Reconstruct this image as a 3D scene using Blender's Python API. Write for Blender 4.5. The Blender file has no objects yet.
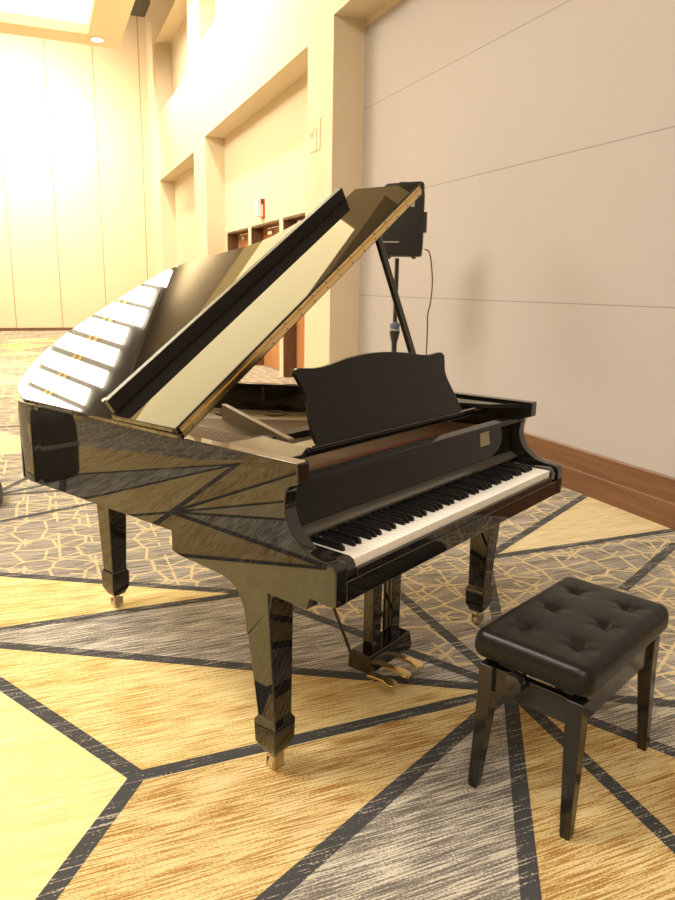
import bpy, bmesh, math, random
from mathutils import Vector, Matrix
random.seed(4)
R = math.radians
S = bpy.context.scene
C = S.collection

# ---------------------------------------------------------------- camera
F_PX, YAW, PITCH, ROLL, CAM_H = 712.07, .392, .2240, .0170, 1.41
cy, sy, cp, sp = math.cos(YAW), math.sin(YAW), math.cos(PITCH), math.sin(PITCH)
fwd = Vector((sy*cp, cy*cp, -sp)); rgt = Vector((cy, -sy, 0)); up = rgt.cross(fwd)
cr, sr = math.cos(ROLL), math.sin(ROLL)
rgt, up = cr*rgt + sr*up, -sr*rgt + cr*up
cd = bpy.data.cameras.new('camera'); cam = bpy.data.objects.new('camera', cd); C.objects.link(cam)
cam.matrix_world = Matrix(((rgt.x, up.x, -fwd.x, 0), (rgt.y, up.y, -fwd.y, 0), (rgt.z, up.z, -fwd.z, CAM_H), (0, 0, 0, 1)))
cd.sensor_fit = 'VERTICAL'; cd.sensor_height = 24; cd.lens = F_PX*24/900; cd.clip_start = .02
S.camera = cam

# ---------------------------------------------------------------- light
w = bpy.data.worlds.new('world'); S.world = w; w.use_nodes = True
bg = w.node_tree.nodes['Background']; bg.inputs[0].default_value = (1, .86, .66, 1); bg.inputs[1].default_value = .15
S.view_settings.view_transform = 'Standard'; S.view_settings.look = 'None'
S.view_settings.exposure = 0.0; S.view_settings.gamma = 1; S.view_settings.use_curve_mapping = False

def area(name, loc, size, power, col, rot=(0, 0, 0), sy_=None):
    l = bpy.data.lights.new(name, 'AREA'); l.energy = power; l.color = col
    l.size = size
    if sy_: l.shape = 'RECTANGLE'; l.size_y = sy_
    o = bpy.data.objects.new(name, l); C.objects.link(o); o.location = loc; o.rotation_euler = rot
    return o
WARM = (1, .92, .77)
area('hall_light', (-3.6, 3.4, 6.8), 3, 720, WARM, sy_=3)                 # the hall's lamps over its left half
area('hall_light', (-2.5, -3.0, 6.8), 5, 430, (1, .95, .86), sy_=3)
area('wall_washer', (-.5, 20.4, 6.6), 3.2, 900, (1, .88, .66), (R(50), 0, 0), 1.0)
area('wall_washer', (2.05, 14.2, 6.85), .25, 520, (1, .90, .72), (0, R(-12), 0), 9)   # washes the right-hand wall beyond the panel recess

# ---------------------------------------------------------------- helpers
def mat(name, col, rough=.5, metal=0, coat=0, emit=None, es=0, spec=.5, bump=None, var=None):
    m = bpy.data.materials.new(name); m.use_nodes = True
    nt = m.node_tree; b = nt.nodes['Principled BSDF']
    b.inputs['Base Color'].default_value = (*col, 1); b.inputs['Roughness'].default_value = rough
    b.inputs['Metallic'].default_value = metal; b.inputs['Coat Weight'].default_value = coat
    b.inputs['Specular IOR Level'].default_value = spec
    if emit: b.inputs['Emission Color'].default_value = (*emit, 1); b.inputs['Emission Strength'].default_value = es
    if bump or var:
        tc = nt.nodes.new('ShaderNodeTexCoord'); n = nt.nodes.new('ShaderNodeTexNoise')
        n.inputs['Scale'].default_value = (bump or var)[0]; n.inputs['Detail'].default_value = 4
        nt.links.new(tc.outputs['Object'], n.inputs['Vector'])
    if bump:
        bp = nt.nodes.new('ShaderNodeBump'); bp.inputs['Strength'].default_value = bump[1]; bp.inputs['Distance'].default_value = .002
        nt.links.new(n.outputs[0], bp.inputs['Height']); nt.links.new(bp.outputs[0], b.inputs['Normal'])
    if var:
        r = nt.nodes.new('ShaderNodeMix'); r.data_type = 'RGBA'
        r.inputs[6].default_value = (*col, 1); r.inputs[7].default_value = (*var[1], 1)
        nt.links.new(n.outputs[0], r.inputs[0]); nt.links.new(r.outputs[2], b.inputs['Base Color'])
    return m

def obj(name, bm, m, parent=None, bevel=0, seg=2, smooth=True, kind=None):
    bmesh.ops.recalc_face_normals(bm, faces=bm.faces)
    me = bpy.data.meshes.new(name); bm.to_mesh(me); bm.free()
    for mm in (m if isinstance(m, list) else [m]): me.materials.append(mm)
    o = bpy.data.objects.new(name, me); C.objects.link(o)
    if parent: o.parent = parent
    if smooth:
        me.polygons.foreach_set('use_smooth', [True]*len(me.polygons))
        me.set_sharp_from_angle(angle=R(35))
    if bevel:
        b = o.modifiers.new('bevel', 'BEVEL'); b.width = bevel; b.segments = seg; b.limit_method = 'ANGLE'; b.angle_limit = R(40)
        b.harden_normals = True
    if kind: o['kind'] = kind
    return o

def tag(o, label, cat, group=None):
    o['label'] = label; o['category'] = cat
    if group: o['group'] = group
    return o

def thing(name, label, cat, loc=(0, 0, 0), rz=0, group=None):
    o = bpy.data.objects.new(name, None); C.objects.link(o); o.location = loc; o.rotation_euler = (0, 0, rz)
    o.empty_display_size = .1
    return tag(o, label, cat, group)

def bx(bm, x0, x1, y0, y1, z0, z1, mi=0):
    v = [bm.verts.new((x, y, z)) for z in (z0, z1) for x, y in ((x0, y0), (x1, y0), (x1, y1), (x0, y1))]
    for q in ((0, 3, 2, 1), (4, 5, 6, 7), (0, 1, 5, 4), (1, 2, 6, 5), (2, 3, 7, 6), (3, 0, 4, 7)):
        bm.faces.new([v[i] for i in q]).material_index = mi
    return v

def box(*a):
    bm = bmesh.new(); bx(bm, *a); return bm

def prism(bm, pts, lo, hi, ax):
    """extrude a 2-D outline along axis ax; the outline gives the other two axes in order"""
    def P(p, t):
        q = list(p); q.insert(ax, t); return q
    a = [bm.verts.new(P(p, lo)) for p in pts]; b = [bm.verts.new(P(p, hi)) for p in pts]
    bm.faces.new(a); bm.faces.new(b[::-1])
    for i in range(len(pts)):
        j = (i+1) % len(pts); bm.faces.new((a[i], a[j], b[j], b[i]))

def prism_bm(*a):
    bm = bmesh.new(); prism(bm, *a); return bm

def weighted(o):
    m = o.modifiers.new('normals', 'WEIGHTED_NORMAL'); m.mode = 'FACE_AREA'; m.weight = 100; m.keep_sharp = True; return o

def bevel_edges(bm, w, skip):
    """round the sharp edges except those lying on a joint with the next piece"""
    bmesh.ops.recalc_face_normals(bm, faces=bm.faces)
    es = [e for e in bm.edges if len(e.link_faces) == 2 and e.calc_face_angle() > R(30) and not skip(e)]
    bmesh.ops.bevel(bm, geom=es, offset=w, segments=2, profile=.5, affect='EDGES', clamp_overlap=True)
    return bm

def tube(bm, pts, r, n=10):
    pts = [Vector(p) for p in pts]; rings = []
    for i, p in enumerate(pts):
        d = (pts[min(i+1, len(pts)-1)] - pts[max(i-1, 0)]).normalized()
        a = d.orthogonal().normalized() if i == 0 else (a - a.dot(d)*d).normalized()
        b = d.cross(a); rr = r[i] if isinstance(r, (list, tuple)) else r
        rings.append([bm.verts.new(p + (a*math.cos(t) + b*math.sin(t))*rr) for t in [2*math.pi*k/n for k in range(n)]])
    for A, B in zip(rings, rings[1:]):
        for k in range(n): bm.faces.new((A[k], A[(k+1) % n], B[(k+1) % n], B[k]))
    bm.faces.new(rings[0][::-1]); bm.faces.new(rings[-1])

def tube_bm(*a, **k):
    bm = bmesh.new(); tube(bm, *a, **k); return bm

def lathe(bm, prof, cx=0, cy_=0, n=20):
    rings = [[bm.verts.new((cx + r*math.cos(2*math.pi*k/n), cy_ + r*math.sin(2*math.pi*k/n), z)) for k in range(n)] for r, z in prof]
    for A, B in zip(rings, rings[1:]):
        for k in range(n): bm.faces.new((A[k], A[(k+1) % n], B[(k+1) % n], B[k]))
    bm.faces.new(rings[0][::-1]); bm.faces.new(rings[-1])

def spline(pts, n=8):
    out = []
    for i in range(len(pts)-1):
        p0 = Vector(pts[max(i-1, 0)]); p1 = Vector(pts[i]); p2 = Vector(pts[i+1]); p3 = Vector(pts[min(i+2, len(pts)-1)])
        for k in range(n):
            t = k/n
            out.append(tuple(.5*((2*p1) + (-p0+p2)*t + (2*p0-5*p1+4*p2-p3)*t*t + (-p0+3*p1-3*p2+p3)*t**3)))
    out.append(tuple(pts[-1])); return out

# ---------------------------------------------------------------- materials
BLACK = mat('polished_ebony', (.010, .009, .008), .012, spec=.75)
BLACKF = mat('polished_ebony_fallboard', (.008, .0075, .007), .03, spec=.25)
SATIN = mat('satin_black', (.02, .018, .016), .3)
IVORY = mat('white_key', (.93, .91, .86), .22)
KEYB = mat('black_key', (.006, .006, .006), .4, spec=.2)
BRASS = mat('brass', (.80, .62, .30), .25, metal=1)
CAST = mat('pale_brass', (.72, .64, .50), .3, metal=1)
CHROME = mat('steel', (.8, .78, .74), .2, metal=1)
GOLD = mat('gold_plate', (.30, .23, .12), .5, metal=.25)
FELT = mat('red_felt', (.30, .05, .04), .9)
WOODP = mat('soundboard', (.50, .33, .15), .4)
LEATHER = mat('black_leatherette', (.008, .0075, .007), .33, spec=.26, bump=(260, .25))
WALL = mat('cream_wall', (.66, .56, .405), .75, bump=(60, .1))
WALLF = mat('cream_far_wall', (.64, .50, .335), .7)
CEIL = mat('cream_ceiling', (.74, .62, .42), .8)
DARKC = mat('dark_upper_ceiling', (.10, .09, .07), .8)
GLOW = mat('lamp_glow', (1, .95, .85), .5, emit=(1, .90, .70), es=22)
GLOW2 = mat('cove_light_glow', (1, .95, .85), .5, emit=(1, .90, .68), es=3.0)
GLOW3 = mat('flap_reflection_glow', (1, .9, .7), .5, emit=(1, .83, .44), es=4.2)
PLAST = mat('speaker_plastic', (.017, .0165, .0155), .5, bump=(400, .4))
GRILLE = mat('speaker_grille', (.09, .09, .085), .55)
LIGHTG = mat('light_grey_plastic', (.30, .29, .27), .5)
CABLE = mat('cable', (.12, .06, .045), .5)
WHITEP = mat('white_plastic', (.8, .78, .72), .4)
REDP = mat('red_plastic', (.6, .05, .03), .4)
GREYM = mat('grey_mark', (.32, .25, .17), .6)

def nodes(m):
    nt = m.node_tree; return nt, nt.nodes, nt.links, nt.nodes['Principled BSDF']

def wood(name, a, b, rough=.35, scale=(1, 1, 1)):
    m = mat(name, a, rough); nt, N, L, P = nodes(m)
    tc = N.new('ShaderNodeTexCoord'); mp = N.new('ShaderNodeMapping'); mp.inputs['Scale'].default_value = scale
    n = N.new('ShaderNodeTexNoise'); n.inputs['Scale'].default_value = 3; n.inputs['Detail'].default_value = 6; n.inputs['Distortion'].default_value = .6
    r = N.new('ShaderNodeValToRGB'); r.color_ramp.elements[0].position = .3; r.color_ramp.elements[1].position = .7
    r.color_ramp.elements[0].color = (*a, 1); r.color_ramp.elements[1].color = (*b, 1)
    L.new(tc.outputs['Object'], mp.inputs[0]); L.new(mp.outputs[0], n.inputs['Vector']); L.new(n.outputs[0], r.inputs[0]); L.new(r.outputs[0], P.inputs['Base Color'])
    return m
BASEW = wood('baseboard_wood', (.135, .060, .027), (.20, .095, .045), .45, (8, .5, 8))
DOORW = wood('door_wood', (.40, .17, .06), (.55, .26, .10), .35, (6, 6, .6))
JAMBW = wood('jamb_wood', (.10, .05, .028), (.16, .08, .045), .4, (6, 6, .6))

def seam_wall(name, col, seams_z=(), seams_x=(), width=.004, dark=.6):
    """fabric wall panels with thin dark seams at given heights / x positions"""
    m = mat(name, col, .8); nt, N, L, P = nodes(m)
    tc = N.new('ShaderNodeTexCoord'); sx = N.new('ShaderNodeSeparateXYZ'); L.new(tc.outputs['Object'], sx.inputs[0])
    last = None
    for ax, vals in ((2, seams_z), (0, seams_x)):
        for v in vals:
            s = N.new('ShaderNodeMath'); s.operation = 'COMPARE'; s.inputs[1].default_value = v; s.inputs[2].default_value = width
            L.new(sx.outputs[ax], s.inputs[0])
            if last:
                a = N.new('ShaderNodeMath'); a.operation = 'MAXIMUM'; L.new(last.outputs[0], a.inputs[0]); L.new(s.outputs[0], a.inputs[1]); last = a
            else: last = s
    mx = N.new('ShaderNodeMix'); mx.data_type = 'RGBA'; L.new(last.outputs[0], mx.inputs[0])
    n = N.new('ShaderNodeTexNoise'); n.inputs['Scale'].default_value = 45; n.inputs['Detail'].default_value = 3; L.new(tc.outputs['Object'], n.inputs['Vector'])
    m2 = N.new('ShaderNodeMix'); m2.data_type = 'RGBA'; m2.inputs[6].default_value = (*col, 1); m2.inputs[7].default_value = (*[c*.93 for c in col], 1)
    L.new(n.outputs[0], m2.inputs[0]); L.new(m2.outputs[2], mx.inputs[6])
    mx.inputs[7].default_value = (*[c*dark for c in col], 1); L.new(mx.outputs[2], P.inputs['Base Color'])
    return m
PANEL = seam_wall('fabric_panel', (.455, .425, .43), (1.327, 2.364, 3.362))
FARP = seam_wall('far_panels', (.64, .50, .335), (), [-6.0+1.29*i+.15 for i in range(-4, 9)], .016, .5)

# ---- carpet
def carpet(name, kind):
    m = mat(name, (.5, .4, .3), .95, spec=.1); nt, N, L, P = nodes(m)
    tc = N.new('ShaderNodeTexCoord')
    def noise(scale, sc=(1, 1, 1), det=3, dist=0):
        mp = N.new('ShaderNodeMapping'); mp.inputs['Scale'].default_value = sc; L.new(tc.outputs['Object'], mp.inputs[0])
        n = N.new('ShaderNodeTexNoise'); n.inputs['Scale'].default_value = scale; n.inputs['Detail'].default_value = det; n.inputs['Distortion'].default_value = dist
        L.new(mp.outputs[0], n.inputs['Vector']); return n.outputs[0]
    def ramp(src, p0, c0, p1, c1, mid=None):
        r = N.new('ShaderNodeValToRGB'); e = r.color_ramp.elements
        e[0].position = p0; e[0].color = (*c0, 1); e[1].position = p1; e[1].color = (*c1, 1)
        if mid: k = e.new(mid[0]); k.color = (*mid[1], 1)
        L.new(src, r.inputs[0]); return r.outputs[0]
    def mix(f, a, b, mode='MIX'):
        x = N.new('ShaderNodeMix'); x.data_type = 'RGBA'; x.blend_type = mode
        for s, i in ((f, 0), (a, 6), (b, 7)):
            if hasattr(s, 'links'): L.new(s, x.inputs[i])
            else: x.inputs[i].default_value = s if i == 0 else (*s, 1)
        return x.outputs[2]
    def math_(op, a, b):
        x = N.new('ShaderNodeMath'); x.operation = op
        for i, s in enumerate((a, b)):
            if hasattr(s, 'links'): L.new(s, x.inputs[i])
            else: x.inputs[i].default_value = s
        return x.outputs[0]
    streak = noise(1, (6.5, 185, 1), 5, .12)
    wide = noise(1, (1.6, 14, 1), 2)
    grain = noise(230, (.6, 1, 1), 1)
    sm = math_('ADD', math_('ADD', math_('MULTIPLY', streak, .62), math_('MULTIPLY', wide, .20)), math_('MULTIPLY', grain, .22))
    if kind == 'pale':   c = ramp(sm, .44, (.70, .54, .23), .60, (.84, .72, .38))
    if kind == 'yellow': c = ramp(sm, .465, (.46, .28, .085), .555, (.74, .62, .32), (.51, (.68, .51, .22)))
    if kind == 'orange': c = ramp(sm, .462, (.34, .185, .055), .575, (.68, .56, .30), (.52, (.57, .41, .17)))
    if kind == 'cream':  c = ramp(sm, .42, (.42, .33, .18), .60, (.68, .58, .38))
    if kind == 'grey':   c = ramp(sm, .462, (.15, .135, .12), .58, (.60, .56, .46), (.52, (.30, .275, .24)))
    if kind == 'band':
        c = ramp(sm, .587, (.062, .063, .066), .61, (.42, .37, .30))
    if kind == 'geometric':
        base = ramp(sm, .45, (.12, .105, .095), .56, (.38, .34, .29), (.50, (.22, .195, .17)))
        def vor(scale, rnd, w, off=0, sc=(1, 1, 1)):
            mp = N.new('ShaderNodeMapping'); mp.inputs['Location'].default_value = (off, off*.7, 0); mp.inputs['Scale'].default_value = sc; L.new(tc.outputs['Object'], mp.inputs[0])
            v = N.new('ShaderNodeTexVoronoi'); v.voronoi_dimensions = '2D'; v.feature = 'DISTANCE_TO_EDGE'; v.inputs['Scale'].default_value = scale; v.inputs['Randomness'].default_value = rnd
            L.new(mp.outputs[0], v.inputs['Vector']); return math_('LESS_THAN', v.outputs[0], w)
        # triangular lattice lines: three families of parallel lines, broken by noise, plus irregular hexagons
        sx = N.new('ShaderNodeSeparateXYZ'); L.new(tc.outputs['Object'], sx.inputs[0])
        def fam(ang, per, w, brk):
            a = R(ang)
            d = math_('ADD', math_('MULTIPLY', sx.outputs[0], math.cos(a)), math_('MULTIPLY', sx.outputs[1], math.sin(a)))
            f = math_('FRACT', math_('DIVIDE', d, per), 0)
            l = math_('LESS_THAN', f, w/per)
            return math_('MULTIPLY', l, math_('GREATER_THAN', noise(4.5, (1, 1, 1), 0), brk)) if brk else l
        ln = vor(6.0, .55, .045)
        for a, b in ((0, .50), (60, .47), (120, .52)):
            ln = math_('MAXIMUM', ln, fam(a, .173, .013, b))
        ln = math_('MULTIPLY', ln, math_('GREATER_THAN', streak, .40))
        c = mix(ln, base, (.57, .46, .27))
    P.inputs['Sheen Weight'].default_value = .0
    L.new(c, P.inputs['Base Color'])
    bp = N.new('ShaderNodeBump'); bp.inputs['Strength'].default_value = .5; bp.inputs['Distance'].default_value = .003
    L.new(grain, bp.inputs['Height']); L.new(bp.outputs[0], P.inputs['Normal'])
    return m
CK = ['geometric', 'pale', 'yellow', 'orange', 'cream', 'grey', 'band']
CM = [carpet('carpet_'+k, k) for k in CK]

# ---------------------------------------------------------------- the room
XL, XP, XB, YN, YF, ZT = -12., 3.139, 3.514, -6., 23.5, 9.

def floor():
    bm = bmesh.new(); bx(bm, XL, 4.6, YN, YF, -.1, 0)
    def poly(pts, kind, z):
        f = bm.faces.new([bm.verts.new((x, y, z)) for x, y in pts]); f.material_index = CK.index(kind)
    s = 1.31; hgt = s*math.sqrt(3)/2
    J2 = Vector((1.48, 1.905))
    def ray(p, deg, r): return (p[0]+r*math.cos(R(deg)), p[1]+r*math.sin(R(deg)))
    J1 = ray(J2, 180, s); K = ray(J2, 120, s); M = ray(J2, 60, s); Q = ray(J1, 120, s)
    poly([J1, Q, (-3.2, Q[1]), (-3.2, -1), ray(J1, 235.3, 3.3)], 'pale', .0004)
    poly([J1, J2, Q], 'yellow', .0004)
    poly([J1, ray(J1, 235.3, 3.3), (-.2, -1.), ray(J2, 207.2, 2.6), J2], 'orange', .0003)
    poly([J2, K, Q], 'grey', .0004)
    poly([K, Q, ray(Q, 180, 2.8), ray(K, 150, 4.0)], 'yellow', .0004)
    poly([J2, ray(J2, 207.2, 2.6), (0, -1), ray(J2, 237.5, 3)], 'grey', .0004)
    poly([J2, ray(J2, 237.5, 3), ray(J2, 267.3, 3)], 'orange', .0004)
    poly([J2, ray(J2, 267.3, 3), ray(J2, 299, 3)], 'orange', .0004)
    poly([J2, ray(J2, 299, 3), ray(J2, 330, 2.34)], 'grey', .0004)
    poly([M, ray(M, 0, 1.36), ray(M, 30, 1.57)], 'cream', .0004)
    # star of bands to the left of the frame, seen in the polished side of the piano
    B = ray(K, 180, 2*s+.03); A = ray(B, 180, s); J0 = ray(J2, 180, 2*s); C0 = ray(J0, 90, .62)
    for d0, d1, k in ((180, 205, 'orange'), (205, 238, 'yellow'), (238, 268, 'cream'), (268, 300, 'grey')):
        poly([B, ray(B, d0, 2.2), ray(B, d1, 2.2)], k, .0005)
    poly([B, ray(B, 300, 1.3), ray(C0, 0, .0), ray(B, 0, .66)], 'orange', .0005)
    poly([A, B, ray(B, 45, .9), ray(A, 30, 2.3)], 'yellow', .0005)
    poly([A, ray(A, 30, 2.3), ray(A, 60, 2.3)], 'grey', .0005)
    poly([A, ray(A, 60, 2.3), ray(A, 100, 2.3)], 'orange', .0005)
    # lattice cells farther away
    rr = random.Random(9)
    for j in range(2, 17):
        for i in range(-7, 3):
            x0 = J2.x - (j % 2)*s/2 + i*s; y0 = J2.y + hgt*j
            if x0 < -6 or x0 + 1.5*s > 3.4 or y0 > 22 or (x0 > -1.2 and y0 < 6.2): continue
            k = rr.choice(['pale', 'cream', 'grey', 'geometric', 'yellow', 'geometric'])
            if rr.random() < .5: poly([(x0, y0), (x0+s, y0), (x0+s/2, y0+hgt)], k, .0004)
            else: poly([(x0+s, y0), (x0+1.5*s, y0+hgt), (x0+s/2, y0+hgt)], k, .0004)
    zc = [.0006]
    def band(a, b, w=.05, z=0):
        zc[0] += .00003; z = zc[0]
        a = Vector(a); b = Vector(b); d = (b-a).normalized(); n = Vector((-d.y, d.x))*w/2
        a = a - d*w*.3; b = b + d*w*.3
        poly([tuple(a+n), tuple(a-n), tuple(b-n), tuple(b+n)], 'band', z)
    for a, b in ((J1, ray(J1, 120, s)), (J1, ray(J1, 235.3, 3)), (J1, J2), (J2, Q), (Q, ray(Q, 150, 3)), (K, ray(K, 180, 4)), (K, ray(K, 150, 4)), (Q, ray(Q, 120, .02)),
                 (K, J2), (J2, ray(J2, 90, 1.15)), (J2, ray(J2, 207.2, 3)), (J2, ray(J2, 237.5, 3)), (J2, ray(J2, 267.3, 3)), (J2, ray(J2, 299, 3)), (J2, ray(J2, 330, 2.3)),
                 (B, A), (B, ray(B, 205, 2.2)), (B, ray(B, 238, 2.2)), (B, ray(B, 268, 2.2)), (B, ray(B, 300, 1.3)), (B, ray(B, 60, 1.3)), (A, ray(A, 30, 2.3)), (A, ray(A, 60, 2.3)), (J0, ray(J0, 90, .85)), 
                 (J2, M), (M, ray(M, 0, 1.35)), (M, ray(M, 30, 1.55)), (ray(M, 180, .0), ray(M, 0, .1)), ((2.54, 2.46), (3.3, 2.85)),
                 ((-.4, 5.15), (.25, 5.13)), ((-.4, 5.15), (0, 5.9)), ((-.4, 5.15), (.3, 5.5)), ((-.5, 4.48), (.5, 4.86)), ((-.5, 4.48), (-1.6, 4.2))):
        band(a, b)
    for k in range(7, 22, 2):
        band((-6, k), (-6+(YF-k)*.58, YF), .06); band((-.2, k-.4), (2.9, k+1.2), .06); band((-5, k+.7), (1.5, k+.7), .06)
    o = obj('floor', bm, CM, smooth=False, kind='structure')
floor()

def wall_right():
    bm = bmesh.new(); T = XB
    # front slab split round the recesses: (y0, y1, openings [(z0, z1)])
    cols = [(YN, 7.9, [(0, 4.27)]), (7.9, 8.72, []), (8.72, 13.4, [(0, 4.19)]), (13.4, 14.5, [(0, 4.19), (5.88, 8.0)]), (14.5, 14.76, [(5.88, 8.0)]), (14.76, 15.6, []),
            (15.6, 15.9, [(0, 4.08)]), (15.9, 20.1, [(0, 4.08), (5.64, 7.36)]), (20.1, 20.6, [])]
    for y0, y1, op in cols:
        z = 0
        for a, b in op:
            if a > z: bx(bm, XP, T, y0, y1, z, a)
            z = b
        bx(bm, XP, T, y0, y1, z, ZT)
    bx(bm, 3.40, T, 20.6, YF, 0, ZT)
    obj('wall_right', bm, WALL, smooth=False, kind='structure')
    # wall behind the recesses, with the three door openings
    bm = bmesh.new(); D = [(9.82, 10.837), (11.013, 12.653), (12.817, 14.411)]; zt = 2.43; T2 = 3.78
    bx(bm, T, T2, 7.9, YF, zt, ZT)
    ys = [7.9] + [v for d in D for v in d] + [YF]
    for i in range(0, len(ys), 2): bx(bm, T, T2, ys[i], ys[i+1], 0, zt)
    bx(bm, T, T2, YN, 7.9, 4.2, ZT)
    obj('wall_right_recess', bm, WALL, smooth=False, kind='structure')
    obj('wall_right_panel', box(T, T2, YN, 7.9, 0, 4.2), PANEL, smooth=False, kind='structure')
    bm = bmesh.new(); prism(bm, [(T, 0), (T-.022, 0), (T-.022, .155), (T-.0195, .158), (T-.0195, .305), (T-.014, .312), (T, .312)], YN, 7.9, 1)
    bmesh.ops.transform(bm, matrix=Matrix.Identity(4), verts=bm.verts)
    obj('baseboard_right', bm, BASEW, smooth=False, kind='structure')
    for n, (a, b) in enumerate(D):
        bm = bmesh.new()
        for y0, y1 in ((b-.02, b), (a, a+.02)): bx(bm, T+.012, T2, y0, y1, 0, zt-.001)
        bx(bm, T+.012, T2, a+.02, b-.02, zt-.03, zt-.001)
        d = obj(f'door_{n+1}', box(T2-.045, T2+.0, a+.02, b-.02, .01, zt-.03), DOORW, kind='structure')
        f = obj('door_frame', bm, JAMBW, d)
        h = obj('door_handle', tube_bm([(T2-.05, a+.14, .95), (T2-.10, a+.14, .95), (T2-.10, a+.14, 1.25), (T2-.05, a+.14, 1.25)], .012), CHROME, d)
        bm = bmesh.new(); yc = (a+b)/2+.15
        bx(bm, T2-.10, T2-.045, yc-.02, yc+.22, zt-.16, zt-.10)
        tube(bm, [(T2-.10, yc+.1, zt-.10), (T2-.19, yc-.15, zt-.08), (T2-.08, yc-.35, zt-.05)], .012)
        obj('door_closer', bm, CHROME, d)
wall_right()
obj('wall_far', box(XL, 4.6, YF, YF+.1, 0, ZT), FARP, smooth=False, kind='structure')
obj('baseboard_far', box(XL, 3.39, YF-.02, YF, 0, .09), JAMBW, kind='structure')
obj('wall_left', box(XL-.1, XL, YN, YF, 0, ZT), WALLF, smooth=False, kind='structure')
obj('wall_near', box(XL, 4.6, YN-.1, YN, 0, ZT), WALLF, smooth=False, kind='structure')
def ceiling():
    obj('ceiling_upper', box(XL, 4.6, YN, YF, ZT, ZT+.1), DARKC, smooth=False, kind='structure')
    # lower ceiling slab with a tray let into it; its emission stands in for cove light
    x1, y1, z = 2.2, 19.75, 7.0; tx0, tx1, ty0, ty1 = -1.6, 1.45, 13.6, 18.95
    bm = bmesh.new()
    a0, a1, b0, b1 = -7., 1.4, 8.1, 9.95            # second tray, added for the flap's cream reflection; c: opening added for its dark part
    c0, c1, d0, d1 = .1, 2.0, 5.0, 8.0
    bx(bm, XL, x1, YN, d0, z, z+.35); bx(bm, XL, c0, d0, d1, z, z+.35); bx(bm, c1, x1, d0, d1, z, z+.35); bx(bm, XL, x1, d1, b0, z, z+.35)
    bx(bm, XL, a0, b0, b1, z, z+.35); bx(bm, a1, x1, b0, b1, z, z+.35); bx(bm, XL, x1, b1, ty0, z, z+.35)
    bx(bm, XL, x1, ty1, y1, z, z+.35)
    bx(bm, XL, tx0, ty0, ty1, z, z+.35); bx(bm, tx1, x1, ty0, ty1, z, z+.35)
    obj('ceiling', bm, CEIL, smooth=False, kind='structure')
    obj('ceiling_glow_panel', box(a0, a1, b0, b1, z+.22, z+.3), GLOW3, smooth=False, kind='structure')  # unseen emitting panel, added to be mirrored in the lid flap
    t = obj('ceiling_glow_panel', box(tx0, tx1, ty0, ty1, z+.22, z+.3), GLOW2, smooth=False, kind='structure')  # panel emits in place of the cove that lights the tray
ceiling()
def downlight(x, y, lab):
    t = thing('recessed_downlight', lab, 'ceiling light', (x, y, 7.0))
    bm = bmesh.new(); lathe(bm, [(.17, 0), (.17, -.02), (.13, -.025), (.13, 0)]); obj('trim_ring', bm, CEIL, t)
    bm = bmesh.new(); lathe(bm, [(.13, -.012), (.12, -.03)]); obj('lens', bm, GLOW, t)
downlight(1.67, 18.95+.25, 'round recessed downlight near the corner of the cream ceiling slab')

def chandelier():
    t = thing('chandelier', 'large chandelier of glowing bars with gold rails, mirrored in the piano lid', 'chandelier', (-3.1, 11.9, 6.6), R(21.7))
    G = [-5.26, -4.84, -4.42, -4.0, -3.57, -3.11, -2.70, -2.30, -1.90, -1.50, -1.10, -.7]      # gaps between the bars at y = 12.45
    c, s_ = math.cos(R(21.7)), math.sin(R(21.7))
    def loc(x, y): dx, dy = x+3.1, y-11.9; return dx*c+dy*s_, -dx*s_+dy*c
    ends = (.10, -.05, .06, -.1, .0, .12, -.06, .08, -.02, .05, -.08)
    for k, (a, b) in enumerate(zip(G, G[1:])):
        x, y1 = loc((a+b)/2, 12.45); _, y0 = loc((a+b)/2+.75, 10.68)
        obj('lamp_bar', box(x-.152, x+.152, y0+ends[k], y1+.10, .03, .06), GLOW, t, bevel=.012)
    obj('gap_darkener', box(-2.9, 2.5, -1.75, 3.3, .10, .16), GAP_DARK, t, bevel=.01)  # dark plate added so the gaps between bars mirror dark
    x0, ya = loc(-5.1, 12.62); x1, yb = loc(-.85, 12.62)
    obj('merged_glow', prism_bm([(x0, ya), (x1, yb), (x1+.1, yb+1.5), (x0+.1, ya+1.9)], .03, .06, 2), GLOW, t)  # solid glowing sheet imitating bars that merge by overexposure
    for dx in (0, .16):
        a = Vector(loc(-4.6, 11.85+dx)); b = Vector(loc(-1.0, 11.25+dx)); n = Vector((-(b-a).y, (b-a).x)).normalized()*.03
        obj('gold_rail', prism_bm([tuple(a+n), tuple(a-n), tuple(b-n), tuple(b+n)], .066, .09, 2), LITGOLD, t)
    for x in (-1.6, 1.6):
        obj('suspension_rod', tube_bm([(x, .3, .16), (x, .3, .4)], .02), BRASS, t)
LITGOLD = mat('gold_rail', (.85, .6, .22), .6)
GAP_DARK = mat('gap_darkener', (.20, .185, .165), .6)
chandelier()

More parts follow.
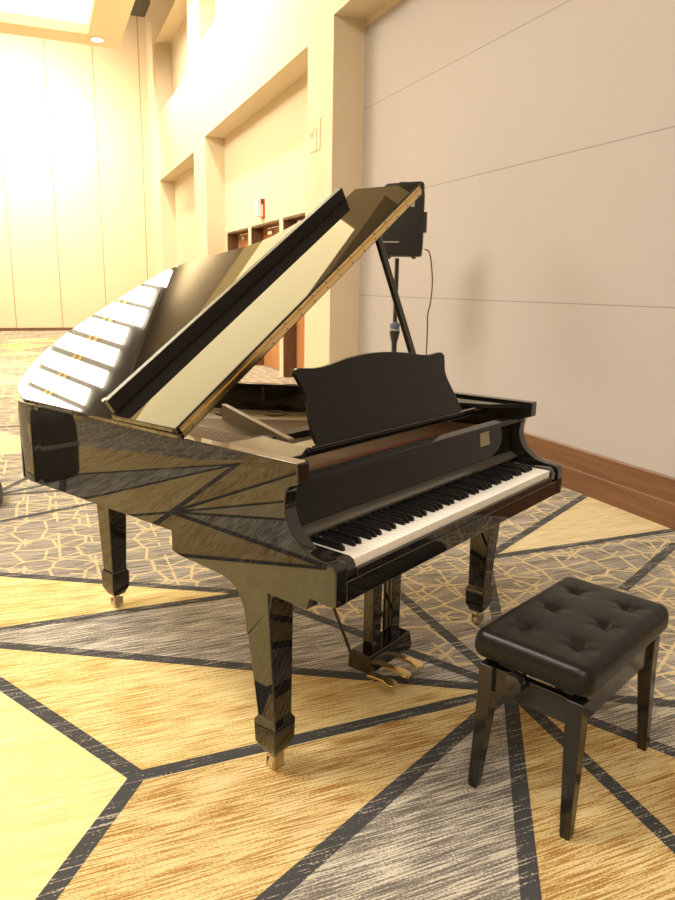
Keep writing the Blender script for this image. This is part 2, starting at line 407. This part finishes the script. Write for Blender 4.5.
def alarm():
    t = thing('fire_alarm', 'white and red fire alarm strobe high on the recessed wall above the doors', 'fire alarm', (XB, 11.9, 2.52))
    obj('base', box(-.02, 0, -.12, .07, -.02, .29), REDP, t, bevel=.008)
    obj('strobe', box(-.12, -.02, -.09, .07, .01, .29), WHITEP, t, bevel=.01)
    obj('lens', box(-.06, -.02, -.105, -.09, .20, .285), JAMBW, t)
alarm()
def switches():
    t = thing('wall_plate', 'small wall plate with faint grey marks high on the bright pier', 'wall plate', (XP, 8.44, 2.98))
    obj('plate', box(-.008, 0, -.17, .17, 0, .34), WALL, t, bevel=.003)
    obj('slot', box(-.011, -.008, -.075, -.062, .13, .245), GREYM, t)
    obj('slot', box(-.011, -.008, -.075, -.062, .0, .11), GREYM, t)
    for y, z, s in ((.13, .17, .05), (.07, .165, .03), (.065, .205, .012), (.0, .20, .025), (.03, .24, .014)):
        obj('mark', box(-.011, -.008, y-.008, y+.008, z, z+s), GREYM, t)
switches()

# ---------------------------------------------------------------- the piano
PX, PY, PA = .699, 1.566, .496
def piano():
    W0, W1 = -.092, 1.317
    t = thing('grand_piano', 'polished black baby grand piano with its lid propped open', 'piano', (PX, PY, 0), PA)
    # --- rim outline, bass side -> tail -> bentside -> treble
    tail = spline([(W0, 1.36), (W0, 1.46), (-.07, 1.56), (.0, 1.63), (.13, 1.675), (.32, 1.69), (.52, 1.665), (.70, 1.60), (.83, 1.47), (.92, 1.29), (1.02, 1.12), (1.14, 1.02), (1.25, .94), (1.305, .84), (W1, .74)], 6)
    VJ = .629
    joint = lambda e: all(abs(v.co.y-VJ) < .006 for v in e.verts)
    out = [(W0+.00015, VJ-.005), (W0+.00015, VJ-.0006), (W0, VJ)] + tail + [(W1, VJ), (W1-.00015, VJ-.0006), (W1-.00015, VJ-.005)]
    def inset(pts, d):
        res = []
        for i, p in enumerate(pts):
            a = Vector(pts[max(i-1, 0)]); b = Vector(pts[min(i+1, len(pts)-1)]); e = (b-a).normalized()
            res.append((p[0]+e.y*d, p[1]-e.x*d))
        return res
    inn = inset(out, .045)
    bm = bmesh.new(); z0, z1 = .686, .982
    ring = [[bm.verts.new((p[0], p[1], z)) for p in pts] for pts, z in ((out, z0), (out, z1), (inn, z1), (inn, z0))]
    for a, b in ((0, 1), (1, 2), (2, 3), (3, 0)):
        for i in range(len(out)-1): bm.faces.new((ring[a][i], ring[a][i+1], ring[b][i+1], ring[b][i]))
    for i in (0, -1): bm.faces.new([ring[k][i] for k in range(4)])
    bevel_edges(bm, .004, joint)
    weighted(obj('rim', bm, BLACK, t))
    # --- side arms (with the swept curve down to the key blocks)
    arm = [(-.016, .632), (-.016, .725)] + [(-.010, .739), (.0, .745)] + spline([(.021, .748), (.062, .754), (.098, .768), (.139, .804), (.158, .853), (.153, .905)], 4)[0:] + \
          [(.140, .918), (.113, .925), (.113, .982), (VJ, .982), (VJ, .686), (VJ, .625), (.60, .616), (.44, .608), (.08, .600), (.07, .632)]
    for u0, u1 in ((W0, W0+.045), (W1-.045, W1)):
        weighted(obj('side_arm', bevel_edges(prism_bm(arm, u0, u1, 0), .004, lambda e: joint(e) and max(v.co.z for v in e.verts) > .68 and min(v.co.z for v in e.verts) > .68), BLACK, t))
    # cheek blocks
    for u0, u1 in ((-.040, -.001), (1.226, 1.265)):
        obj('cheek_block', prism_bm([(-.008, .692), (-.008, .722), (.0, .736), (.012, .742), (.235, .744), (.235, .692)], u0, u1, 0), BLACK, t, bevel=.004)
    # keybed, key slip
    obj('keybed', prism_bm([(-.014, .632), (-.014, .69), (.6, .69), (.6, .612), (.09, .612), (.08, .632)], W0+.045, W1-.045, 0), BLACK, t, bevel=.004)
    obj('key_slip', box(-.001, 1.226, -.012, -.001, .69, .712), BLACK, t, bevel=.003)
    obj('bottom_board', prism_bm([(p[0], p[1]) for p in inset(out, .03)], .70, .72, 2), WOODP, t)
    # --- keys
    kw = 1.225/52; oct_has = {'C': 1, 'D': 1, 'E': 0, 'F': 1, 'G': 1, 'A': 1, 'B': 0}; names = 'ABCDEFG'
    kr = None
    def link(name, me, par, loc):
        o = bpy.data.objects.new(name, me); C.objects.link(o); o.parent = par; o.location = loc; return o
    wk = obj('white_key', box(.0005, kw-.0005, 0, .175, -.026, 0), IVORY, t, bevel=.0012)
    bk = obj('black_key', prism_bm([(.087, -.004), (.089, .010), (.100, .017), (.20, .017), (.20, -.004)], -.0062, .0062, 0), KEYB, t, bevel=.0015)
    wk.location = (0, 0, .736); first = True
    for i in range(52):
        if i:
            c = wk.copy(); C.objects.link(c); c.parent = t; c.location = (i*kw, 0, .736)
        n = names[i % 7]
        if oct_has[n] and i < 51:
            if first: bk.location = ((i+1)*kw, -.035, .736); first = False
            else:
                c = bk.copy(); C.objects.link(c); c.parent = t; c.location = ((i+1)*kw, -.035, .736)
    # --- fallboard and its lip
    obj('key_strip', prism_bm([(.158, .758), (.158, .764), (.186, .778), (.21, .778), (.21, .735), (.176, .735), (.176, .752)], -.04, 1.265, 0), mat('grey_gloss_strip', (.10, .092, .075), .12), t)
    fb = obj('fallboard', prism_bm([(.187, .778), (.205, .907), (.215, .907), (.21, .778)], -.04, 1.265, 0), BLACKF, t, bevel=.003)
    obj('fallboard_rail', prism_bm([(.140, .908), (.146, .924), (.180, .930), (.180, .908)], W0+.045, W1-.045, 0), BLACKF, t, bevel=.003)
    # pillow shape at the treble end of the fallboard and the small pale plate above it
    pl_ = obj('label_plate', box(-.036, .036, -.0015, .0, -.030, .030), mat('plate_metal', (.42, .38, .24), .4, metal=.3), t)
    a = math.atan2(.018, .129)
    pl_.location = (1.055, .1985, .862); pl_.rotation_euler = (-a, 0, 0)
    # --- inside: pin block, plate, strings, dampers
    bm = bmesh.new(); prism(bm, [(p[0], p[1]) for p in inset(out[1:-1], .05)] + [(W1-.05, .29), (W0+.05, .29)], .852, .862, 2)
    plate = obj('iron_plate', bm, GOLD, t)
    obj('pin_block', box(W0+.045, W1-.045, .216, .30, .80, .872), mat('pin_block_gold', (.13, .095, .05), .45), t)
    bm = bmesh.new()
    for i in range(88):
        u = .0 + i*1.2/88
        for k in range(2): lathe(bm, [(.0035, .872), (.0035, .892)], u + .004*k, .240+.018*k + .006*(i % 2), 6)
    obj('tuning_pins', bm, CHROME, t)['kind'] = 'stuff'
    bm = bmesh.new()
    for i in range(90):
        u = -.01 + i*1.2/90; v1 = 1.55 - max(0, (i-12))*.0145 if i > 12 else 1.55
        u1 = u + (.10 if i < 25 else -.12*(i-25)/65); v1 = min(v1, 1.5)
        tube(bm, [(u, .28, .885), (u1, max(v1, .55), .889)], .0022 if i < 25 else .0014, 4)
    obj('strings', bm, mat('string_copper', (.25, .16, .09), .4, metal=.8), t)['kind'] = 'stuff'
    bm = bmesh.new(); n = 0
    for i in range(66):
        u = .0+i*1.12/90*1.0; bx(bm, u, u+.007, .60+i*.0002, .66, .892, .915)
    obj('dampers', bm, SATIN, t)['kind'] = 'stuff'
    for k, (a_, b_) in enumerate((((.30, .50), (.62, 1.18)), ((.95, .50), (1.0, .98)))):
        d = (Vector(b_)-Vector(a_)).normalized(); nn = Vector((-d.y, d.x))*.012
        bm = bmesh.new(); A, B = Vector(a_), Vector(b_)
        prism(bm, [tuple(A+nn), tuple(A-nn), tuple(B-nn), tuple(B+nn)], .862, .93, 2)
        obj('plate_strut', bm, GOLD, t, bevel=.004)
    for u, v in ((.72, 1.28), (.86, 1.12), (.98, .98), (1.1, .88)):
        bm = bmesh.new(); lathe(bm, [(.048, .862), (.048, .872), (.034, .872), (.034, .864)], u, v, 24); obj('plate_rosette', bm, GOLD, t)
    obj('felt_strip', box(.15, 1.0, .302, .325, .872, .885), FELT, t)
    # --- flat side boards next to the desk, desk and desk shelf
    obj('side_board', prism_bm([(W0+.046, .20), (.02, .20), (.10, .25), (.125, .45), (W0+.046, .46)], .955, .972, 2), BLACKF, t, bevel=.003)
    obj('side_board', prism_bm([(W1-.046, .16), (W1-.046, .48), (1.12, .47), (1.12, .36), (1.17, .25)], .955, .972, 2), BLACKF, t, bevel=.003)
    obj('desk_shelf', box(.03, 1.20, .268, .37, .936, .955), BLACK, t, bevel=.004)
    obj('desk_ledge', box(.13, 1.10, .262, .278, .955, .964), BLACK, t, bevel=.002)
    top = spline([(.165, 1.165), (.182, 1.176), (.205, 1.177), (.26, 1.173), (.32, 1.176), (.42, 1.190), (.53, 1.199), (.585, 1.200), (.64, 1.199), (.75, 1.191), (.85, 1.178), (.91, 1.174), (.965, 1.178), (.992, 1.177), (1.005, 1.165)], 4)
    desk = [(.185, .958)] + spline([(.178, .99), (.183, 1.04), (.190, 1.08), (.188, 1.11), (.175, 1.14)], 4) + top + spline([(.995, 1.14), (.982, 1.11), (.985, 1.08), (1.005, 1.03), (1.02, .99)], 4) + [(1.03, .958)]
    bm = bmesh.new(); tl = .085/.23
    A = [bm.verts.new((u, .285+(z-.958)*tl, z)) for u, z in desk]; B = [bm.verts.new((u, .300+(z-.958)*tl, z)) for u, z in desk]
    bm.faces.new(A); bm.faces.new(B[::-1])
    for i in range(len(A)): j = (i+1) % len(A); bm.faces.new((A[i], B[i], B[j], A[j]))
    obj('music_desk', bm, BLACKF, t, bevel=.002)
    # --- lid (hinged on the bass side)
    th = R(33.5); TV = Vector((math.cos(th), 0, math.sin(th))); NV = Vector((-math.sin(th), 0, math.cos(th))); H = Vector((W0, 0, .985))
    def L3(tt, v, o): p = H + TV*tt + NV*o; return (p.x, v, p.z)
    def lidprism(pts, o0, o1):
        bm = bmesh.new(); a = [bm.verts.new(L3(q, v, o0)) for q, v in pts]; b = [bm.verts.new(L3(q, v, o1)) for q, v in pts]
        bm.faces.new(a); bm.faces.new(b[::-1])
        for i in range(len(a)): j = (i+1) % len(a); bm.faces.new((a[i], a[j], b[j], b[i]))
        return bm
    LW = 1.422; vf = .548
    tl_ = spline([(LW, .86), (1.40, .91), (1.32, .98), (1.20, 1.04), (1.10, 1.10), (1.035, 1.18), (.985, 1.29), (.92, 1.43), (.83, 1.53), (.70, 1.585), (.51, 1.645), (.33, 1.675), (.16, 1.64), (.045, 1.56), (-.004, 1.45)], 6)
    obj('main_lid', lidprism([(-.012, vf), (LW, vf)] + tl_, 0, .02), BLACK, t, bevel=.004)
    fl = obj('front_flap', lidprism([(-.012, vf), (LW, vf), (LW, .862), (-.012, .862)], .0245, .0445), BLACK, t, bevel=.003)
    obj('flap_lip', lidprism([(.0, .850), (LW-.085, .850), (LW-.085, .872), (.0, .872)], .0445, .094), SATIN, t, bevel=.002)
    # hinge: two gold leaves on the front edges plus the knuckle, screws
    for o0, o1, vv in ((.006, .0178, .0), (.0267, .0385, .0), (.0178, .0267, -.004)):
        hh = obj('lid_hinge', lidprism([(.0, vf-.0025+vv), (LW-.01, vf-.0025+vv), (LW-.01, vf), (.0, vf)], o0, o1), BRASS, t)
        if vv == 0:
            bm = bmesh.new()
            for i in range(18):
                p = Vector(L3(.04+i*.079, vf-.004, (o0+o1)/2)); bmesh.ops.create_icosphere(bm, subdivisions=1, radius=.0024, matrix=Matrix.Translation(p))
            obj('screws', bm, SATIN, hh)['kind'] = 'stuff'
    # rubber bumpers on the outside of the lid at the bass side
    for q, v in ((.05, .90), (.06, 1.0)):
        c = Vector(L3(q, v, .02)); m4 = Matrix.Translation(c) @ NV.to_track_quat('Z', 'Y').to_matrix().to_4x4()
        bm = bmesh.new(); lathe(bm, [(.009, 0), (.009, .008)], n=12); bmesh.ops.transform(bm, matrix=m4, verts=bm.verts); obj('bumper', bm, BRASS, t)
    # prop stick
    top_ = Vector(L3(1.185, .63, .0)); bot = Vector((1.257, .585, .925))
    d = bot-top_; up_ = Vector((0, 1, 0)); sd = d.normalized().cross(up_).normalized()
    bm = bmesh.new(); vs = []
    for p, wv in ((top_, .013), (bot, .016)):
        for a_, b_ in ((1, 1), (1, -1), (-1, -1), (-1, 1)): vs.append(bm.verts.new(p + sd*wv*a_ + up_*.009*b_))
    for q in ((0, 1, 2, 3), (7, 6, 5, 4), (0, 4, 5, 1), (1, 5, 6, 2), (2, 6, 7, 3), (3, 7, 4, 0)): bm.faces.new([vs[i] for i in q])
    obj('prop_stick', bm, BLACK, t, bevel=.003)
    # --- legs with casters
    def leg(cu, cv, top_z, flare=None, side=1):
        root = None
        bm = bmesh.new()
        lv = [(.0475, .0475, .0, .0)]
        prof = [(top_z, .052), (.19, .036), (.182, .036), (.168, .044), (.100, .042), (.078, .032), (.066, .028)]
        rings = []
        for z, hw in prof:
            sh = -.026*side*(z-.2)/(top_z-.2) if z > .2 else 0
            if side == 0: sh = 0
            rings.append([bm.verts.new((cu+sh+a*hw, cv+b*hw, z)) for a, b in ((-1, -1), (1, -1), (1, 1), (-1, 1))])
        for A, B in zip(rings, rings[1:]):
            for k in range(4): bm.faces.new((A[k], B[k], B[(k+1) % 4], A[(k+1) % 4]))
        bm.faces.new(rings[0]); bm.faces.new(rings[-1][::-1])
        l = obj('leg', bm, BLACK, t, bevel=.004)
        if flare:
            u0, u1 = flare
            bm = bmesh.new(); prism(bm, spline([(cv+.040, .45), (cv+.052, .53), (cv+.085, .58), (cv+.13, .600), (cv+.20, .609)], 5) + [(cv-.075, .609)] + spline([(cv-.07, .605), (cv-.058, .59), (cv-.054, .56)], 4), u0, u1, 0)
            obj('leg_bracket', bm, BLACK, l, bevel=.004)
        # caster
        bm = bmesh.new(); lathe(bm, [(.026, .068), (.026, .062), (.012, .058), (.012, .045)], cu, cv, 16)
        for s_ in (-1, 1): bx(bm, cu-.02, cu+.022, cv+s_*.016-.002, cv+s_*.016+.002, .012, .052)
        bx(bm, cu-.02, cu+.022, cv-.016, cv+.016, .046, .052)
        obj('caster_fork', bm, CAST, l, bevel=.0015)
        bm = bmesh.new(); lathe(bm, [(.014, -.013), (.021, -.010), (.021, .010), (.014, .013)], n=20)
        bmesh.ops.transform(bm, matrix=Matrix.Translation((cu, cv, .0215)) @ Matrix.Rotation(R(90), 4, 'X'), verts=bm.verts)
        obj('caster_wheel', bm, CAST, l)
    leg(-.014, .272, .61, (W0+.008, W0+.10), 1)
    leg(1.239, .272, .61, (W1-.10, W1-.008), -1)
    leg(.315, 1.575, .70, None, 0)
    # --- pedal lyre
    cu, cv = .635, .350
    obj('lyre_box', prism_bm([(cv-.045, .062), (cv-.05, .085), (cv-.04, .135), (cv+.045, .135), (cv+.055, .10), (cv+.055, .062)], cu-.132, cu+.132, 0), BLACK, t, bevel=.006)
    for s_ in (-1, 1):
        obj('lyre_post', prism_bm([(cu+s_*.060-.026, cv-.02), (cu+s_*.060+.026, cv-.02), (cu+s_*.060+.026, cv+.025), (cu+s_*.060-.026, cv+.025)], .13, .615, 2), BLACK, t, bevel=.004)
        obj('lyre_brace', tube_bm([(cu+s_*.12, cv+.05, .11), (cu+s_*.10, cv+.36, .63)], .006), SATIN, t)
    for s_ in (-1, 0, 1):
        obj('pedal_rod', tube_bm([(cu+s_*.03, cv+.04, .10), (cu+s_*.03, cv+.04, .62)], .003, n=6), BRASS, t)
        out_ = [(0, .016), (.03, .015), (.07, .016), (.09, .021), (.100, .022), (.112, .017), (.118, .008)]
        u = cu -.045 + s_*.085
        bm = bmesh.new(); prism(bm, [(u+w_, cv-.04-q) for q, w_ in out_] + [(u-w_, cv-.04-q) for q, w_ in out_[::-1]], .062, .072, 2)
        for v_ in bm.verts:
            q = cv-.04-v_.co.y; v_.co.z += -.10*q + .012*math.sin(q*20)
        obj('pedal', bm, BRASS, t, bevel=.003)
    return t
piano()

# ---------------------------------------------------------------- the bench
def bench():
    a = PA - R(4.3); c, s_ = math.cos(PA), math.sin(PA); lu, lv = .560, -.386
    t = thing('piano_bench', 'black padded piano bench with six button tufts in front of the keys', 'bench', (PX+lu*c-lv*s_, PY+lu*s_+lv*c, 0), a)
    hx, hy, zt, th = .284, .171, .496, .072
    tufts = [(x, y) for x in (-.165, -.0, .165) for y in (-.082, .082)]
    # cushion: one closed surface, superellipse outline, tufted top
    bm = bmesh.new(); NX, NY = 72, 48
    def topz(x, y):
        e = min(hx-abs(x), hy-abs(y)); r = .03
        z = zt - (r - math.sqrt(max(r*r-(r-min(e, r))**2, 0)))*.8
        z += .006*(1-(x/hx)**2)*(1-(y/hy)**2)
        for tx, ty in tufts:
            dx, dy = x-tx, y-ty; d = math.hypot(dx, dy); an = math.atan2(dy, dx)
            z -= .016*math.exp(-(d/.016)**2) + .007*math.exp(-(d/.045)**2)*(1+.45*math.cos(5*an+tx*30))
        return z
    def pos(i, j):
        x = -hx + 2*hx*i/NX; y = -hy + 2*hy*j/NY
        # round the corners in plan
        r = .035; ax, ay = abs(x)-(hx-r), abs(y)-(hy-r)
        if ax > 0 and ay > 0:
            m_ = max(ax, ay); l = math.hypot(ax, ay); k = m_/l
            x = math.copysign(hx-r+ax*k, x); y = math.copysign(hy-r+ay*k, y)
        return x, y
    g = {}
    for i in range(NX+1):
        for j in range(NY+1):
            x0 = -hx + 2*hx*i/NX; y0 = -hy + 2*hy*j/NY; x, y = pos(i, j); g[i, j] = bm.verts.new((x, y, topz(x0, y0)))
    for i in range(NX):
        for j in range(NY): bm.faces.new((g[i, j], g[i+1, j], g[i+1, j+1], g[i, j+1]))
    loop = [(i, 0) for i in range(NX)] + [(NX, j) for j in range(NY)] + [(i, NY) for i in range(NX, 0, -1)] + [(0, j) for j in range(NY, 0, -1)]
    prev = [g[k] for k in loop]
    for sc, z in ((1.008, zt-.04), (1.010, zt-.055), (1.0, zt-th+.006), (.985, zt-th)):
        cur = [bm.verts.new((g[k].co.x*sc, g[k].co.y*sc, z)) for k in loop]
        for q in range(len(loop)): r_ = (q+1) % len(loop); bm.faces.new((prev[q], cur[q], cur[r_], prev[r_]))
        prev = cur
    bm.faces.new(prev)
    cu = obj('cushion', bm, LEATHER, t)
    for x, y in tufts:
        b = bmesh.new(); bmesh.ops.create_uvsphere(b, u_segments=14, v_segments=8, radius=.0085, matrix=Matrix.Translation((x, y, zt-.019)) @ Matrix.Diagonal((1, 1, .5, 1)))
        obj('button', b, LEATHER, cu)
    obj('seat_board', box(-.25, .25, -.15, .15, zt-th-.014, zt-th), SATIN, t)
    # frame
    fx, fy, zf = .240, .128, .388
    obj('long_apron', box(-fx, fx, -fy-.012, -fy+.012, zf-.075, zf), SATINB, t, bevel=.003)
    obj('long_apron', box(-fx, fx, fy-.012, fy+.012, zf-.075, zf), SATINB, t, bevel=.003)
    for s in (-1, 1):
        obj('end_apron', box(s*fx-.012, s*fx+.012, -fy, fy, zf-.075, zf), SATINB, t, bevel=.003)
        for q in (-1, 1):
            bm = bmesh.new(); rings = []
            for z, hw, spx, spy in ((zf+.004, .022, 0, 0), (zf-.09, .022, 0, 0), (.012, .0145, .020, .012), (0, .0125, .020, .012)):
                cx, cy2 = s*(fx+.003+spx), q*(fy+.003+spy)
                rings.append([bm.verts.new((cx+a_*hw, cy2+b_*hw, z)) for a_, b_ in ((-1, -1), (1, -1), (1, 1), (-1, 1))])
            for A, B in zip(rings, rings[1:]):
                for k in range(4): bm.faces.new((A[k], B[k], B[(k+1) % 4], A[(k+1) % 4]))
            bm.faces.new(rings[0]); bm.faces.new(rings[-1][::-1])
            obj('leg', bm, SATINB, t, bevel=.003)
    # lifting mechanism and knob
    for s in (-1, 1):
        obj('scissor_arm', tube_bm([(-.17, s*.09, zf-.02), (.12, s*.09, zt-th-.014)], .007, n=8), SATIN, t)
        obj('scissor_arm', tube_bm([(.17, s*.09, zf-.02), (-.12, s*.09, zt-th-.014)], .007, n=8), SATIN, t)
    obj('lift_spindle', tube_bm([(-fx-.05, .035, zf-.006), (fx-.0, .035, zf-.006)], .009, n=10), CHROME, t)
    bm = bmesh.new(); n = 24; prof = [(0.012, -.002), (.024, .002), (.0255, .010), (.0255, .022), (.022, .030), (.012, .033)]
    rings = [[bm.verts.new((-fx-.018-z, r*1.12*(1+.05*(k % 2))*math.cos(2*math.pi*k/n)+.035, zf-.006+1.12*r*(1+.05*(k % 2))*math.sin(2*math.pi*k/n))) for k in range(n)] for r, z in prof]
    for A, B in zip(rings, rings[1:]):
        for k in range(n): bm.faces.new((A[k], A[(k+1) % n], B[(k+1) % n], B[k]))
    bm.faces.new(rings[0]); bm.faces.new(rings[-1][::-1])
    obj('height_knob', bm, SATINB, t)
SATINB = mat('bench_black', (.014, .012, .010), .14, spec=.6)
bench()

# ---------------------------------------------------------------- PA speaker on its stand
def speaker():
    sx, sy_ = 2.63, 5.2
    st = thing('speaker_stand', 'black tripod speaker stand between piano and beige wall', 'speaker stand', (sx, sy_, 0))
    obj('upper_tube', tube_bm([(0, 0, 1.0), (0, 0, 1.643)], .0175), SATIN, st)
    obj('lower_tube', tube_bm([(0, 0, .12), (0, 0, 1.10)], .022), SATIN, st)
    bm = bmesh.new(); lathe(bm, [(.024, .99), (.03, 1.01), (.042, 1.06), (.044, 1.075), (.03, 1.08)]); obj('collar', bm, SATIN, st)
    bm = bmesh.new(); lathe(bm, [(.040, 1.080), (.041, 1.095), (.030, 1.10)]); obj('collar_ring', bm, LIGHTG, st)
    bm = bmesh.new(); lathe(bm, [(.030, 1.10), (.041, 1.105), (.041, 1.135), (.022, 1.15)]); obj('locking_nut', bm, mat('blue_grey_plastic', (.10, .11, .19), .4), st)
    for k in range(3):
        a = R(100+120*k); d = Vector((math.cos(a), math.sin(a), 0))
        lg = obj('leg', tube_bm([d*.03+Vector((0, 0, .75)), d*.50+Vector((0, 0, .02))], .012), SATIN, st)
        obj('foot_cap', tube_bm([d*.48+Vector((0, 0, .045)), d*.515+Vector((0, 0, .012))], .017), SATIN, lg)
        obj('brace', tube_bm([d*.022+Vector((0, 0, .20)), d*.27+Vector((0, 0, .37))], .007), SATIN, st)
    # cabinet: local x = to the back (controls), y = across
    t = thing('loudspeaker', 'black moulded loudspeaker on a stand behind the piano lid', 'speaker', (sx+.065, sy_, 1.66), R(-30))
    prof = [(-.19, -.125), (-.17, -.16), (.10, -.115), (.135, -.09), (.135, .09), (.10, .115), (-.17, .16), (-.19, .125)]
    bm = bmesh.new(); rings = []
    for z, k, sh in ((0, .93, 0), (.015, 1, 0), (.49, 1, 0), (.515, .96, .006), (.535, .86, .01)):
        rings.append([bm.verts.new((x*k+sh, y*k, z + (.018*math.cos((x-.05)*9) if z > .45 else 0))) for x, y in prof])
    for A, B in zip(rings, rings[1:]):
        for k in range(8): bm.faces.new((A[k], A[(k+1) % 8], B[(k+1) % 8], B[k]))
    bm.faces.new(rings[0][::-1]); bm.faces.new(rings[-1])
    obj('cabinet', bm, PLAST, t, bevel=.008)
    bm = bmesh.new(); pf = [(-.196, -.115), (-.196, .115), (-.19, .122), (-.19, -.122)]; prism(bm, pf, .03, .50, 2); obj('grille', bm, GRILLE, t)
    # lighter front moulding seen from the side
    bm = bmesh.new(); bx(bm, -.165, -.04, -.1625, -.150, .095, .105); bx(bm, -.165, -.04, .150, .1625, .095, .105); obj('side_groove', bm, LIGHTG, t)
    rp = obj('rear_panel', box(.13, .140, -.075, .075, .05, .47), SATIN, t, bevel=.003)
    obj('amplifier_heatsink', box(.135, .165, -.07, .05, .18, .33), SATIN, t, bevel=.003)
    for z in (.09, .11, .13, .15, .37, .39, .41, .43):
        obj('rear_label', box(.139, .142, -.055, .04, z, z+.010), LIGHTG, t)
    bm = bmesh.new()
    for y in (-.09, .09):
        for x in (-.13, .07):
            lathe(bm, [(.014, -.015), (.018, 0), (.018, .02)], x, y, 12)
    obj('rubber_feet', bm, SATIN, t)
    obj('badge', box(.04, .07, -.1335, -.125, .36, .40), LIGHTG, t).rotation_euler = (0, 0, 0)
    obj('handle_recess', box(-.06, .06, -.05, .05, .530, .553), SATIN, t, bevel=.01)
    # power cable
    pts = [(2.805, 5.075, 1.715), (2.835, 5.055, 1.69), (2.850, 5.04, 1.60), (2.86, 5.03, 1.45), (2.855, 5.04, 1.3), (2.835, 5.04, 1.2), (2.84, 5.04, 1.05), (2.84, 5.05, .5), (2.83, 5.1, .06), (2.9, 5.3, .006), (3.2, 5.5, .006), (3.45, 5.5, .006)]
    tag(obj('power_cable', tube_bm(spline(pts, 6), .0055, n=8), CABLE), 'thin brown cable hanging down from the loudspeaker', 'cable')
speaker()

# ---------------------------------------------------------------- bag at the left edge
def bag():
    t = thing('duffel_bag', 'black bag on the carpet, just cut off by the left edge', 'bag', (-.95, 4.99, 0), R(-4))
    bm = bmesh.new(); n = 20; rings = []
    for i in range(13):
        x = -.63+.105*i; k = max(1-(abs(x)/.64)**4*.62, .2)
        rings.append([bm.verts.new((x, .24*k*math.copysign(abs(math.cos(q))**.7, math.cos(q)), .16*k+.002+.16*k*math.copysign(abs(math.sin(q))**.7, math.sin(q)) + (.012*math.sin(i*2.3+q*3) if math.sin(q) > .1 else 0))) for q in [2*math.pi*m/n for m in range(n)]])
    for A, B in zip(rings, rings[1:]):
        for k in range(n): bm.faces.new((A[k], A[(k+1) % n], B[(k+1) % n], B[k]))
    bm.faces.new(rings[0][::-1]); bm.faces.new(rings[-1])
    obj('body', bm, mat('black_nylon', (.03, .03, .035), .55, bump=(90, .5)), t)
    for s in (-1, 1):
        obj('strap', tube_bm(spline([(-.2, s*.23, .2), (-.18, s*.16, .32), (-.07, s*.10, .42), (.07, s*.10, .42), (.18, s*.16, .32), (.2, s*.23, .2)], 5), .010, n=8), SATIN, t)
bag()

def case():  # dark object of guessed form, added out of view for its reflection
    t = thing('mirrored_shape', 'unidentified rounded black object, added out of view, mirrored in the tail of the piano', 'case', (-2.42, 4.25, 0), R(30))
    bm = bmesh.new(); n = 28; rings = []
    for z, k in ((0, .90), (.03, .98), (.20, 1.0), (.38, .97), (.46, .86), (.51, .60), (.52, .2)):
        rings.append([bm.verts.new((.20*k*math.copysign(abs(math.cos(q))**.8, math.cos(q)), .15*k*math.copysign(abs(math.sin(q))**.8, math.sin(q)), z)) for q in [2*math.pi*m/n for m in range(n)]])
    for A, B in zip(rings, rings[1:]):
        for k in range(n): bm.faces.new((A[k], A[(k+1) % n], B[(k+1) % n], B[k]))
    bm.faces.new(rings[0][::-1]); bm.faces.new(rings[-1])
    obj('body', bm, mat('mirrored_shape_black', (.022, .022, .026), .5, bump=(120, .5)), t)
    obj('handle', tube_bm(spline([(-.07, 0, .50), (-.06, 0, .55), (0, 0, .57), (.06, 0, .55), (.07, 0, .50)], 5), .013, n=8), SATIN, t)
    for s in (-1, 1):
        obj('strap', box(-.15, .15, s*.150-.006, s*.150+.006, .24, .27), LIGHTG, t, bevel=.003)
case()
